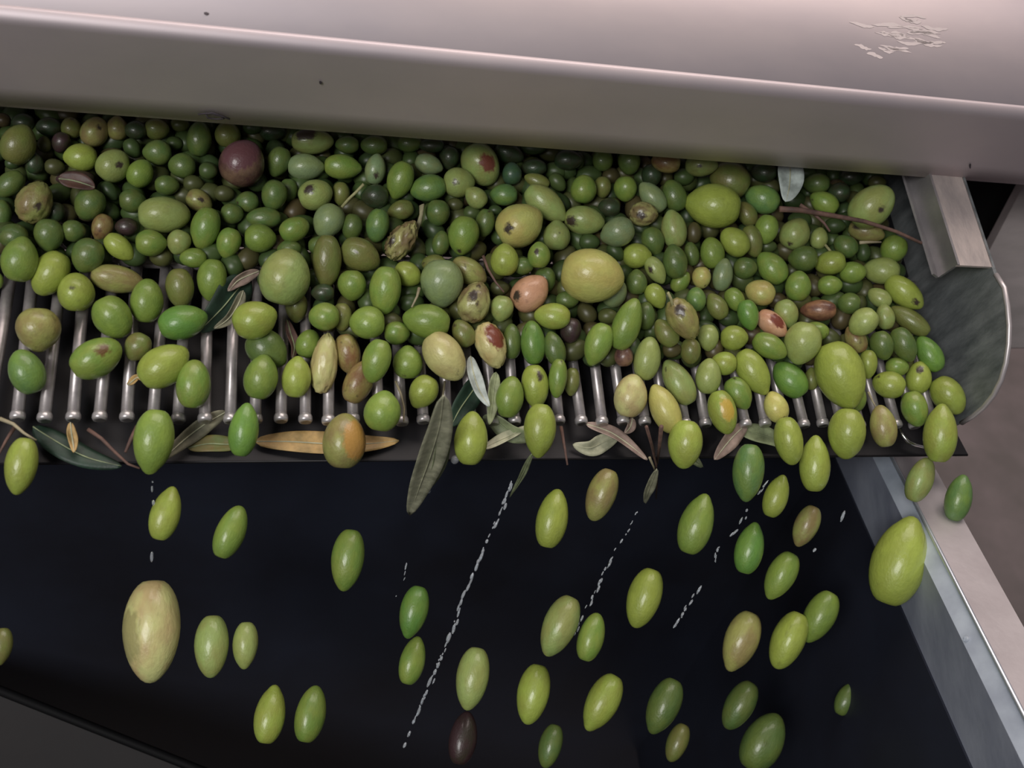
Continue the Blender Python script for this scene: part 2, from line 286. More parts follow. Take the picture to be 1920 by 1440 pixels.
# tile x, y | entries "X Y a b angle code layer [name [u v spot]]", measured on 4.8x enlargements
T48 = {
(0,190): """165 390 175 140 65 o 2
400 390 70 60 90 o 0
210 190 90 75 0 d 0
30 170 60 60 0 d 0
440 230 100 80 0 d 0
640 240 90 85 90 o 0
550 370 90 75 70 u 0
850 275 132 112 60 q 1 . .3 .3 .25
1055 245 100 88 90 q 0
1190 420 85 70 -60 o 0
730 505 134 115 0 y 1
1015 580 148 130 45 l 1 hole .4 0 .3
1260 650 125 108 60 g 1
1420 460 115 105 0 m 1
1410 250 100 92 0 o 0
1220 260 90 80 0 d 0
1790 340 150 105 85 m 1
1620 210 80 60 0 d 0
1640 580 112 105 0 m 1
1870 625 75 70 0 d 0
310 560 90 75 90 d 0
490 590 80 70 0 d 0
1570 380 70 60 0 d 0
90 745 140 95 40 m 1
310 915 188 150 65 q 1 slit .2 -.15 .28
690 700 150 75 0 u 1 plum
810 925 142 125 60 m 1
985 810 90 65 -50 s 0
1190 895 108 102 0 m 0
1500 755 100 86 0 m 0
1740 740 85 72 0 d 0
1475 1020 215 157 0 l 2 bigleft
1790 895 112 92 -30 q 1 . .2 .1 .3
500 1000 90 75 90 d 0
20 1010 115 75 90 m 0
660 1165 96 92 0 m 1
440 1200 138 118 90 m 1
920 1130 115 85 70 r 1 dried
1140 1130 92 76 0 u 0
120 1215 120 110 0 m 0
180 1430 190 146 80 g 2
790 1385 150 132 65 m 1
1070 1310 138 92 -40 y 1
1355 1275 126 112 0 g 1
1610 1265 106 96 70 l 1
1740 1410 112 86 0 g 1
110 560 60 50 0 d 0""",
(360,190): """120 1140 185 122 75 g 2
330 1270 130 100 75 g 1
320 300 110 106 90 o 1
540 235 82 60 0 d 0
720 275 110 75 0 d 0
450 560 202 186 60 b 3 bigbrown
150 620 76 72 0 d 0
780 540 130 95 70 m 1
1080 360 178 108 0 l 1 darktop -.3 .6 .6
1400 390 100 75 0 m 0
1640 395 115 86 0 m 0
1020 590 152 110 0 s 1
1350 590 155 105 -5 g 1
1650 615 130 90 80 s 0 . .1 -.4 .3
740 845 130 105 80 m 1
870 800 100 76 90 m 0
1110 840 148 132 20 l 1 purplespot -.35 .35 .38
1340 830 100 75 90 o 0
1650 855 115 100 0 d 0
290 830 85 70 0 d 0
500 905 95 88 0 m 0
360 1010 95 90 0 m 0
650 1050 145 90 0 m 0
920 1150 132 105 25 g 1
1230 1075 152 130 60 s 2 stemmed
1440 1130 115 88 80 m 0
1670 1115 145 98 80 e 1
610 1230 130 120 0 g 1
1170 1300 120 85 0 m 0
1510 1380 176 140 -30 o 2 . -.2 .1 .12
880 1330 100 80 0 m 0""",
(720,230): """230 185 105 75 0 m 0
430 205 110 60 0 d 0
590 315 96 80 80 d 0
870 375 192 160 -60 l 1 redpatch .40 .10 .5
1120 275 130 86 -20 d 0
1340 230 110 55 0 d 0
145 515 165 112 70 g 1
400 375 120 85 -20 s 0
400 590 155 112 10 e 1
670 540 132 126 0 l 1 . -.2 0 .25
830 675 102 86 -45 l 1
1150 460 96 86 90 t 1 teal
1350 405 110 75 0 d 0
1655 335 120 86 0 d 0
1080 650 118 94 0 e 1
1560 535 88 65 -50 b 0
1380 525 112 62 -20 o 0
1795 600 122 114 80 g 1
1450 725 205 122 -40 l 2 longpale
155 785 112 82 15 o 1
485 810 112 106 90 m 1
640 740 70 58 0 d 0
790 815 76 66 0 d 0
910 900 120 82 80 m 0
1000 790 60 46 0 d 0
715 1010 165 130 80 g 2
510 1085 105 74 80 m 1
1215 925 205 182 30 Y 2 yellowspot -.45 -.1 .28
1555 1020 125 115 90 l 1 . .2 .2 .1
1800 880 172 124 -10 l 2 pit -.65 -.1 .4
1085 1240 136 120 90 y 1
1395 1195 110 96 90 g 1 . -.2 .3 .3
1255 1290 86 76 0 m 0
450 1270 105 80 0 o 0
130 1000 60 60 0 m 0""",
(1080,260): """240 190 100 88 90 m 0
480 210 106 95 90 m 0
20 200 70 55 90 d 0
810 215 125 90 -10 r 1
1125 240 138 96 0 l 1 dotted -.05 -.05 .2
1385 370 178 148 -30 o 1
680 330 96 86 90 d 0
970 345 86 74 0 d 0
240 435 92 74 90 o 0
445 450 108 98 90 g 1
690 530 150 94 -50 s 1
885 515 140 100 -70 m 1
605 680 122 110 0 w 2 rotten -.15 -.05 .4
1240 605 232 186 -8 y 3 biggreen
1680 545 150 118 -25 e 1
1690 300 110 86 0 d 0
300 620 96 84 0 d 0
1540 680 115 80 -60 o 0
378 840 145 124 20 s 1
1715 815 126 98 80 g 1
880 820 162 108 -80 l 1
1060 850 92 66 90 m 0
690 920 122 98 -70 m 1
1430 930 142 114 -45 y 2
1585 920 140 86 -75 o 1
545 1055 120 106 0 y 1
355 1020 90 66 -50 r 0
1225 1030 136 105 -80 g 1
1040 1040 105 66 -80 m 0
890 1110 145 104 -80 m 1
715 1180 124 78 -60 l 1 . -.5 -.1 .3
1320 1230 140 86 80 s 1
1520 1165 100 94 0 m 0
1765 1165 156 116 -50 g 2
1720 970 80 60 0 m 0
1130 1250 95 82 90 Y 1
545 1295 105 90 90 m 0
940 1290 100 74 50 g 0
120 930 90 70 0 q 0""",
(1440,290): """930 465 208 168 40 l 2 bigright .45 -.2 .2
880 690 150 92 -15 q 1 undertwig -.5 .3 .3
510 435 126 92 -30 g 1
640 340 95 84 0 d 0
440 260 110 86 0 m 0
740 205 100 66 0 d 0
980 250 75 60 0 d 0
330 165 100 62 0 d 0
240 715 136 124 60 l 2 . -.3 -.6 .2
458 755 92 76 80 l 1 thinstem
700 825 110 94 -40 m 1
1130 850 122 108 60 g 1
320 935 120 108 0 m 1
600 640 90 66 0 d 0
562 975 130 104 10 y 2 yellowright
760 1060 110 96 0 g 1
1025 1045 152 116 -5 l 2
860 880 80 60 90 m 0
555 1175 102 84 0 g 1
270 1185 130 108 85 g 1
730 1340 98 94 0 m 0
1005 1290 108 76 -35 l 1
1225 1240 186 112 -40 y 2 holetip .55 -.46 .3""",
(0,450): """455 300 205 145 60 y 2
685 472 166 152 90 y 2 spotted -.2 .2 .15
1050 350 215 118 -10 q 1
1320 550 190 138 85 g 2
1015 695 190 160 -60 g 2
1620 430 170 120 -85 o 1
1640 740 202 145 15 v 2
345 800 184 176 90 q 2 dullround
240 1190 195 142 -70 e 2 leftgreen
865 1062 225 165 30 g 2 scarred .25 .35 .35
1240 960 124 110 60 o 1
1470 1135 228 168 35 y 2 leftyellow
1740 1300 210 145 85 g 1
-20 370 70 45 90 g 1""",
(360,450): """180 355 180 125 85 g 2
835 335 245 216 75 l 3 bigpale
1215 185 225 120 88 o 2
1440 405 130 122 90 g 1
1740 450 208 138 85 g 2
560 720 186 160 20 y 2
1190 690 130 122 0 g 1
1350 690 120 82 90 o 0
1580 745 150 140 0 g 2
940 600 130 92 90 o 0
1180 475 96 76 0 d 0
670 980 185 155 -40 m 1
620 1240 190 140 80 g 2
1045 935 125 106 70 g 1
1190 1120 262 118 83 P 2 palelong
1400 1020 172 110 -80 r 1 .
1660 1085 190 120 75 g 2
1500 1280 195 120 65 r 1
940 1240 175 122 85 y 2""",
(720,490): """210 115 122 106 -30 y 1
520 190 200 180 90 s 2 bigsage
760 90 165 112 -30 q 1 . -.1 .3 .15
810 375 182 145 70 w 2 blotched -.1 .4 .35
1060 420 110 98 80 l 1
1040 240 82 66 0 r 0
1310 290 176 145 45 p 3 pink -.68 -.08 .34
1870 130 270 228 -10 Y 3 bigyellow
1450 165 110 90 90 m 0
1240 25 90 70 0 m 0
1645 350 96 76 0 m 0
1520 495 155 115 -5 y 2
1340 735 190 108 -85 v 2 glossy
1680 620 110 92 80 u 0
1535 790 150 92 -75 m 1
1565 1050 170 80 85 g 1
1690 1080 120 70 85 o 0
960 750 206 134 -70 N 3 creambrown
1150 725 152 82 90 m 1
390 540 200 145 -10 g 2
545 855 230 160 -55 P 3 shinypale
715 650 126 92 -60 o 1
115 645 110 100 0 g 1
355 1170 146 120 60 y 2
1130 1225 180 118 80 g 2
1360 1120 186 115 -85 y 2 holed .4 .45 .3
215 915 140 126 90 g 1""",
(1080,520): """200 595 185 114 70 g 2
455 430 230 122 70 g 2
630 350 120 80 90 m 0
285 350 85 70 0 d 0
350 150 125 98 60 s 1
960 370 195 130 -60 q 2 flecked -.1 .4 .4
1080 200 106 86 90 e 0
1270 265 120 82 -60 o 1
1550 335 132 88 -75 v 2
1430 200 110 82 -60 g 1
1660 138 128 108 -20 Y 2 paleyellow
715 165 112 84 -60 y 1
1760 415 148 95 -40 p 1 redpink
1190 540 114 90 90 l 1
1420 545 116 110 0 y 2
1740 620 155 105 -30 g 1
815 505 130 92 -55 o 1
1030 665 112 90 90 o 1
860 650 82 70 0 o 0
640 735 190 116 80 l 2
430 710 92 80 90 b 0
925 950 212 118 -60 l 2
1330 775 112 100 0 y 1
1190 895 152 110 85 l 2
1590 845 210 125 -60 y 2
1460 1040 146 105 -60 g 2
490 1070 186 140 80 P 2 paleblur
800 1190 218 120 -65 Y 3 goldfront
1320 1210 192 118 -75 y 2 orangeside
1800 1170 136 102 -70 Y 2""",
(1440,560): """165 130 122 98 -70 l 1
460 105 146 90 0 B 2 chestnut
310 395 182 152 75 l 1
430 295 110 86 0 g 1
650 680 292 200 -70 y 3 bigfront
790 900 120 86 80 g 1
790 370 122 86 -60 r 1
900 585 122 76 90 y 1
860 210 132 110 40 l 2
1055 165 112 76 -80 l 1
1285 200 186 86 -35 o 1
1025 418 126 98 -75 m 1
1220 410 155 100 -65 m 1
1455 500 166 100 -60 v 1 deepgreen
1160 615 96 86 0 g 1
1090 775 136 115 -15 y 2
1355 715 140 106 80 y 2 hollow .1 .55 .35
1620 870 176 128 -55 y 2 corner
1320 990 156 110 -75 g 2
390 725 96 60 90 o 1
200 730 176 124 -50 v 2"""}
# olives that drop from the bar tips, in photograph pixels: x y half-width half-length angle code [name]
FALL = """40 872 29 58 80 y leftfall
288 825 36 60 82 g
310 965 27 66 74 y
432 998 28 74 68 g
457 808 27 54 82 v
717 772 34 38 80 g cornerless
645 828 40 52 86 q orangefall
883 824 31 50 86 y
652 1048 31 68 82 g
1012 805 30 50 86 y
1035 974 30 70 78 y
1128 927 28 60 70 q
1285 832 32 46 84 y
1403 884 29 60 85 e palegreenfall
1305 985 31 68 72 g
1405 1030 26 62 76 v
1455 932 22 50 70 y
1528 872 28 54 88 y
1208 1120 31 76 72 y
1725 900 24 48 68 l
1797 935 24 48 76 e rightfall
1685 1055 48 84 72 y bigfall
1512 985 22 56 66 q
1465 1078 26 60 62 g
1479 826 27 46 -80 y
1588 812 34 48 86 y
1545 812 0 0 0 y
1656 800 24 40 -80 q
1763 815 30 54 86 y
285 1180 51 112 88 P palefall
397 1210 31 82 88 l
460 1208 23 80 87 l
4 1210 18 64 84 o
506 1342 28 82 80 y
582 1340 28 82 78 g
776 1145 26 74 76 v
773 1240 24 68 76 g
886 1270 31 70 80 l
868 1385 26 60 80 u darkfall
1050 1172 32 76 66 l
1000 1300 30 84 78 y
1108 1195 25 76 74 g
1130 1315 30 80 62 y
1245 1322 29 74 66 m
1390 1200 31 76 68 q
1387 1322 27 64 60 m
1270 1392 20 50 68 o
1032 1398 22 44 75 m
1430 1392 36 58 60 m
1478 1200 31 76 66 y
1537 1155 28 60 62 g
1585 1312 17 66 66 m thinfall"""
SPECIAL = {
 'hole': ('pale green olive with a dark hole in its right end, in the upper left heap', 'the holed upper-left olive'),
 'slit': ('spotted dull green olive with a long dark slit, at the far left of the heap', 'the slit olive'),
 'plum': ('dark plum coloured olive lying deep in the upper left of the heap', 'the dark plum olive'),
 'bigleft': ('big pale green oval olive lying sideways in the left half of the heap', 'the big sideways left olive'),
 'dried': ('small dried brownish olive between green ones at the left of the heap', 'the dried brownish olive'),
 'bigbrown': ('big round brown and purple olive just below the hopper cover', 'the big brown purple olive'),
 'darktop': ('light olive with a blackened top directly under the hopper cover', 'the black-topped olive'),
 'purplespot': ('pale round olive with a purple black spot on its upper left', 'the purple-spotted olive'),
 'stemmed': ('bluish green olive with a thin pale stem pointing up right', 'the stemmed bluish olive'),
 'redpatch': ('large dull green olive with a reddish brown patch near the hopper cover', 'the red-patched olive'),
 'teal': ('small teal green olive in shade right of the red-patched one', 'the teal olive'),
 'longpale': ('long pale green olive lying diagonally above the middle of the heap', 'the long diagonal olive'),
 'yellowspot': ('large pale yellow olive with a dark spot on its left side', 'the dark-spotted yellow olive'),
 'pit': ('pale green oval olive with a blackened left end', 'the black-ended olive'),
 'dotted': ('pale yellow green olive with one dark dot just under the hopper cover', 'the dotted olive'),
 'rotten': ('pale rotten olive with deep dark holes, small and round', 'the small rotten olive'),
 'biggreen': ('big smooth yellow green oval olive in the upper right heap', 'the big smooth oval olive'),
 'bigright': ('big pale green olive behind the long twig near the tray side', 'the big olive behind twig'),
 'undertwig': ('pale damaged olive just under the long twig', 'the damaged twig olive'),
 'thinstem': ('small pale olive with a thin straight stem pointing down right', 'the thin-stemmed olive'),
 'yellowright': ('yellow green round olive at the end of the thin straight stem', 'the yellow right olive'),
 'holetip': ('bright long olive with a brown hole in its tip beside the side plate', 'the hole-tipped olive'),
 'spotted': ('round dull yellow olive with small dark spots above the left bars', 'the round spotted olive'),
 'dullround': ('round brownish yellow olive sitting on the leftmost bars', 'the brownish round olive'),
 'leftgreen': ('bluish green olive on the leftmost bars below the brownish round one', 'the bluish bar olive'),
 'scarred': ('bright green olive with a brown scar lying across the left bars', 'the brown-scarred olive'),
 'leftyellow': ('bright yellow green olive lying aslant on the left bars', 'the slanting yellow olive'),
 'bigpale': ('very big pale green olive at the centre left of the heap edge', 'the very big pale olive'),
 'palelong': ('long wrinkled cream coloured olive standing upright at the heap edge', 'the long cream olive'),
 'bigsage': ('large greyish sage olive in the middle of the heap', 'the large sage olive'),
 'blotched': ('pale olive with brown blotches right of the large sage one', 'the brown-blotched olive'),
 'pink': ('pink tan olive with a dark purple left end', 'the pink olive'),
 'bigyellow': ('largest yellow olive, glossy, on top at the centre of the heap', 'the largest yellow olive'),
 'glossy': ('bright green glossy olive standing upright in front centre', 'the glossy upright olive'),
 'creambrown': ('peeled cream olive with a red brown skin patch at upper right', 'the peeled cream olive'),
 'shinypale': ('large shiny cream green olive tilted to the right above the bar tips', 'the shiny cream olive'),
 'holed': ('yellow green olive with a dark hole near its upper right side', 'the holed yellow olive'),
 'flecked': ('dull tan olive with purple flecks and a broken stem', 'the purple-flecked olive'),
 'paleyellow': ('pale yellow oval olive above the red pink one', 'the pale yellow olive'),
 'redpink': ('salmon pink olive with a red brown side', 'the salmon pink olive'),
 'paleblur': ('large cream yellow olive left of the golden one at the bar tips', 'the large cream yellow olive'),
 'goldfront': ('golden yellow olive tilted over the bar tips', 'the golden olive'),
 'orangeside': ('yellow green olive with an orange flush hanging over the bar tips', 'the orange-flushed olive'),
 'chestnut': ('shiny chestnut brown olive in the right half of the heap', 'the chestnut brown olive'),
 'bigfront': ('biggest bright yellow green olive at the front right of the heap', 'the big front right olive'),
 'deepgreen': ('deep vivid green olive beside the lower side plate', 'the vivid green olive'),
 'hollow': ('yellow green olive with a brown hollow in its top near side plate', 'the hollow-topped olive'),
 'corner': ('glossy yellow green olive at the lowest corner of the side plate', 'the corner olive'),
 'leftfall': ('yellow green olive falling past the far left end of the lip', 'the far left falling olive'),
 'cornerless': ('round green olive with a star shaped glint resting on the bar tips', 'the round tip olive'),
 'orangefall': ('olive half green, half orange brown falling past the tan leaf', 'the orange falling olive'),
 'palegreenfall': ('pale mint green olive falling across the edge of the lip', 'the mint falling olive'),
 'rightfall': ('green olive falling furthest to the right, against the concrete', 'the rightmost falling olive'),
 'bigfall': ('large yellow green olive falling in front of the chute wall', 'the large right falling olive'),
 'palefall': ('largest falling olive, cream and green, at the lower left', 'the largest falling olive'),
 'darkfall': ('dark brownish olive falling at the bottom edge of the picture', 'the dark falling olive'),
 'thinfall': ('slim dark green olive falling alone at the lower right', 'the slim lone olive')}
def olive_mat():
    m = bpy.data.materials.new('olive_skin'); m.use_nodes = True
    N = m.node_tree.nodes; L = m.node_tree.links; b = N['Principled BSDF']
    tc = N.new('ShaderNodeTexCoord'); oi = N.new('ShaderNodeObjectInfo')
    def attr(n):
        a = N.new('ShaderNodeAttribute'); a.attribute_type = 'OBJECT'; a.attribute_name = n; return a
    c1, c2, bl, sd, sz = attr('skin'), attr('blush'), attr('blotch'), attr('spot_dir'), attr('spot_size')
    off = N.new('ShaderNodeVectorMath'); off.operation = 'SCALE'; cx = N.new('ShaderNodeCombineXYZ')
    for i in range(3): L.new(oi.outputs['Random'], cx.inputs[i])
    L.new(cx.outputs[0], off.inputs[0]); off.inputs['Scale'].default_value = 37
    add = N.new('ShaderNodeVectorMath'); L.new(tc.outputs['Object'], add.inputs[0]); L.new(off.outputs[0], add.inputs[1])
    def nz(scale, det=3):
        n = N.new('ShaderNodeTexNoise'); n.inputs['Scale'].default_value = scale; n.inputs['Detail'].default_value = det
        L.new(add.outputs[0], n.inputs['Vector']); return n
    def rng(src, a, b_, c=0, d=1):
        r = N.new('ShaderNodeMapRange'); r.inputs[1].default_value = a; r.inputs[2].default_value = b_
        r.inputs[3].default_value = c; r.inputs[4].default_value = d; L.new(src, r.inputs[0]); return r.outputs[0]
    def mix(f, a, bb, t='MIX'):
        x = N.new('ShaderNodeMix'); x.data_type = 'RGBA'; x.blend_type = t
        if isinstance(f, float): x.inputs['Factor'].default_value = f
        else: L.new(f, x.inputs['Factor'])
        for s, k in ((a, 6), (bb, 7)):
            if isinstance(s, tuple): x.inputs[k].default_value = s
            else: L.new(s, x.inputs[k])
        return x.outputs[2]
    def math_(op, a, bb):
        x = N.new('ShaderNodeMath'); x.operation = op
        for s, k in ((a, 0), (bb, 1)):
            if isinstance(s, (int, float)): x.inputs[k].default_value = s
            else: L.new(s, x.inputs[k])
        return x.outputs[0]
    big = rng(nz(1.1).outputs['Fac'], .38, .62)
    col = mix(big, c1.outputs['Color'], c2.outputs['Color'])
    mott = rng(nz(3.2, 3).outputs['Fac'], .3, .7, .92, 1.07)
    col = mix(1.0, col, mott, 'MULTIPLY')
    # pale lenticels and brown blotches
    vo = N.new('ShaderNodeTexVoronoi'); vo.inputs['Scale'].default_value = 7; L.new(add.outputs[0], vo.inputs['Vector'])
    len_ = math_('MULTIPLY', rng(vo.outputs['Distance'], .04, .10, 1, 0), .16)
    col = mix(len_, col, (.5, .55, .3, 1))
    blotch = math_('MULTIPLY', rng(nz(2.3, 5).outputs['Fac'],   .60, .74), bl.outputs['Fac'])
    col = mix(blotch, col, (.05, .03, .018, 1))
    nrm = N.new('ShaderNodeVectorMath'); nrm.operation = 'NORMALIZE'; L.new(tc.outputs['Object'], nrm.inputs[0])
    di = N.new('ShaderNodeVectorMath'); di.operation = 'DISTANCE'; L.new(nrm.outputs[0], di.inputs[0]); L.new(sd.outputs['Vector'], di.inputs[1])
    dist = math_('ADD', di.outputs['Value'], rng(nz(5, 2).outputs['Fac'], .3, .7, -.09, .09))
    sp = math_('SUBTRACT', sz.outputs['Fac'], dist); spm = rng(sp, -.02, .16)
    sc = attr('spot_color')
    col = mix(spm, col, sc.outputs['Color'])
    L.new(col, b.inputs['Base Color'])
    b.inputs['Roughness'].default_value = .40; b.inputs['Specular IOR Level'].default_value = .45
    L.new(rng(nz(3).outputs['Fac'], .3, .7, .32, .50), b.inputs['Roughness'])
    b.inputs['Coat Weight'].default_value = .35; b.inputs['Coat Roughness'].default_value = .14
    bp = N.new('ShaderNodeBump'); bp.inputs['Strength'].default_value = .10; bp.inputs['Distance'].default_value = .01
    h = math_('ADD', nz(9, 3).outputs['Fac'], math_('MULTIPLY', spm, -1.5))
    L.new(h, bp.inputs['Height']); L.new(bp.outputs[0], b.inputs['Normal'])
    return m
M_olive = olive_mat()
def olive_mesh(seed, point=.10, wrinkle=0.0, nu=28, nv=18, dent=.05):
    rs = random.Random(seed); V = []; Fc = []
    ph = [rs.uniform(0, 6) for _ in range(4)]
    for i in range(nv + 1):
        t = math.pi * i / nv
        x = math.cos(t); r = math.sin(t) ** .94
        r *= 1 - .10 * x * (1 if x > 0 else .3)
        xx = x
        if x > .88: xx = x + (x - .88) * point * 3.2
        if x < -.93: xx = x + (-.93 - x) * dent * 12      # stem dimple
        for k in range(nu):
            a = 2 * math.pi * k / nu
            d = 1 + .018 * math.sin(2 * a + ph[0]) + .015 * math.sin(3 * a + ph[1] + x * 2)
            p = V3((xx, r * math.cos(a) * d, r * math.sin(a) * d))
            if wrinkle:
                q = noise.noise(V3((p.x * 2.0, p.y * 4, p.z * 4)) + V3((seed, 0, 0))); p *= 1 - wrinkle * abs(q) * 1.6
            V.append(p)
    for i in range(nv):
        for k in range(nu):
            a = i * nu + k; b = i * nu + (k + 1) % nu; Fc.append((a, a + nu, b + nu, b))
    me = mesh('olive', V, Fc, True); me.materials.append(M_olive); return me
OM = [olive_mesh(i, point=.03 + .05 * i) for i in range(5)]
OW = olive_mesh(77, .3, .28, 40, 28)
OWs = olive_mesh(78, .1, .12, 36, 24)
recs = []; GROW = 1.06
for (tx, ty), txt in T48.items():
    for ln in txt.split('\n'):
        s = ln.split(); X, Y_, a, b_, an = map(float, s[:5]); code = s[5]; lay = int(s[6])
        nm = s[7] if len(s) > 7 else None
        spot = tuple(map(float, s[8:11])) if len(s) > 10 else None
        recs.append(dict(x=tx + X / 4.8, y=ty + Y_ / 4.8, a=a / 4.8 * GROW, b=b_ / 4.8 * GROW, an=an, c=code, lay=lay, nm=None if nm == '.' else nm, spot=spot, fall=False))
recs.append(dict(x=753, y=452, a=42, b=27, an=55, c='w', lay=3, nm='shrivel', spot=(-.7, .1, .35), fall=False))
SPECIAL['shrivel'] = ('shrivelled spotted olive with a thick pale stem at the middle of heap', 'the shrivelled olive')
for ln in FALL.split('\n'):
    s = ln.split(); x, y, hw, hl, an = map(float, s[:5])
    if hw == 0: continue
    recs.append(dict(x=x, y=y, a=min(hl, hw * 1.85), b=hw, an=an, c=s[5], lay=5, nm=s[6] if len(s) > 6 else None, spot=None, fall=True))
# --- depth of every olive: it rests on the bars or on those beneath it
def dense(px, py):
    lim = 515 if px < 480 else (515 + (px - 480) / 140 * 110 if px < 620 else (625 + (px - 620) / 540 * 60 if px < 1160 else 690))
    return py < lim
fill = []
rf = random.Random(5)
gx = -.43
while gx < xw - .015:
    gy = .02
    while gy < .40:
        x = gx + rf.uniform(-.004, .004); y = gy + rf.uniform(-.004, .004)
        v = R.transposed() @ (V3((x, y, .009)) - CP); px, py = 960 + v.x / v.z * F, 720 + v.y / v.z * F
        if dense(px, py + 14): fill.append((V3((x, y, rf.uniform(.007, .012))), px, py, v.length))
        gy += .0165
    gx += .0165
placed = []   # px, py, a, b, ang, t, layer (px sizes)
for p, px, py, t in fill: placed.append([px, py, 22, 18, rf.uniform(0, 180), t, -1])
def supp(a, b, an, th):
    ph = th - math.radians(an); return a * b / math.sqrt((b * math.cos(ph)) ** 2 + (a * math.sin(ph)) ** 2)
TOL = .90
fp, fn = V3((0, -.030, .004)), V3((0, -.70, .714)).normalized()
order = sorted(recs, key=lambda r: (r['lay'], r['y']))
for r in order:
    d = ray(r['x'], r['y']); dn = d.length
    if r['fall']:
        pt = at_plane(r['x'], r['y'], fp, fn); t0 = (pt - CP).length
        if r['nm'] == 'bigfall': t0 *= .97
    else:
        bb = r['b'] / F * .74
        pt = at(r['x'], r['y'], 2, bb); t0 = (pt - CP).length
        if pt.x > xw - bb - .001:
            pt2 = at(r['x'], r['y'], 0, xw - bb - .001); t0 = min(t0, (pt2 - CP).length)
    t = t0
    for it in range(60):
        moved = False
        for q in placed:
            dx, dy = r['x'] - q[0], q[1] - r['y']; dd = math.hypot(dx, dy)
            if dd > r['a'] + q[2]: continue
            th = math.atan2(dy, dx)
            k = dd / (supp(r['a'], r['b'], r['an'], th) + supp(q[2], q[3], q[4], th))
            if k >= TOL: continue
            sc = t / F * .97
            need = (r['b'] + q[3]) * sc * math.sqrt(TOL ** 2 - k * k)
            lim = q[5] - need
            if q[6] < r['lay'] and not r['fall']:
                if t > lim + 1e-6: t = lim; moved = True
            elif abs(t - q[5]) < need - 1e-6: t = lim; moved = True
        if not moved: break
    if not r['fall']: t = max(t, t0 - .075)
    r['t'] = t; placed.append([r['x'], r['y'], r['a'], r['b'], r['an'], t, r['lay']])
# --- which ones are built singly
recs.sort(key=lambda r: -(r['a'] * r['b'] + (1e6 if (r['nm'] or r['fall']) else 0) + (500 if r['lay'] > 0 else 0)))
single, rest = recs[:305], recs[305:]
def frame(r, t, jitter=0):
    d = ray(r['x'], r['y']).normalized(); an = math.radians(r['an'])
    m = R @ V3((math.cos(an), -math.sin(an), 0)); m = (m - d * m.dot(d)).normalized()
    z = -d; y = z.cross(m)
    sc = t / ray(r['x'], r['y']).length
    M = Matrix.Identity(4)
    for i in range(3):
        M[i][0] = m[i] * r['a'] * sc; M[i][1] = y[i] * r['b'] * sc; M[i][2] = z[i] * r['b'] * sc; M[i][3] = (CP + d * t)[i]
    return M
NAMES = {'d': 'dark green', 'm': 'mid green', 'g': 'green', 'y': 'yellow green', 'l': 'light green', 's': 'greyish green', 'e': 'bluish green', 't': 'teal',
         'o': 'dull olive green', 'Y': 'yellow', 'q': 'dull yellow', 'r': 'brownish', 'b': 'brown', 'B': 'chestnut', 'u': 'dark brown', 'p': 'pink', 'P': 'cream', 'N': 'cream', 'w': 'pale spotted', 'v': 'bright green'}
marks = [r for r in single if r['nm']]
ORD = ['nearest one', 'second one out', 'third one out', 'fourth one out', 'fifth one out', 'sixth one out', 'seventh one out', 'eighth one out', 'ninth one out', 'tenth one out']
SEC = ['to the right of', 'to the upper right of', 'above', 'to the upper left of', 'to the left of', 'to the lower left of', 'below', 'to the lower right of']
best = {}
for mk in marks:
    secs = {}
    for r in single:
        if r is mk or r['fall'] != mk['fall']: continue
        dx, dy = r['x'] - mk['x'], mk['y'] - r['y']; k = int(((math.degrees(math.atan2(dy, dx)) + 22.5) % 360) // 45)
        secs.setdefault(k, []).append((math.hypot(dx, dy), id(r)))
    for k, l in secs.items():
        l.sort()
        for n, (dd, i) in enumerate(l):
            key = (n, dd)
            if i not in best or key < best[i][0]: best[i] = (key, n, k, mk)
def srgb(c): return lin(c)
TUNE = 1.06
def mute(c, k=.09):
    l = .3 * c[0] + .6 * c[1] + .1 * c[2]; return [x + (l - x) * k for x in c]
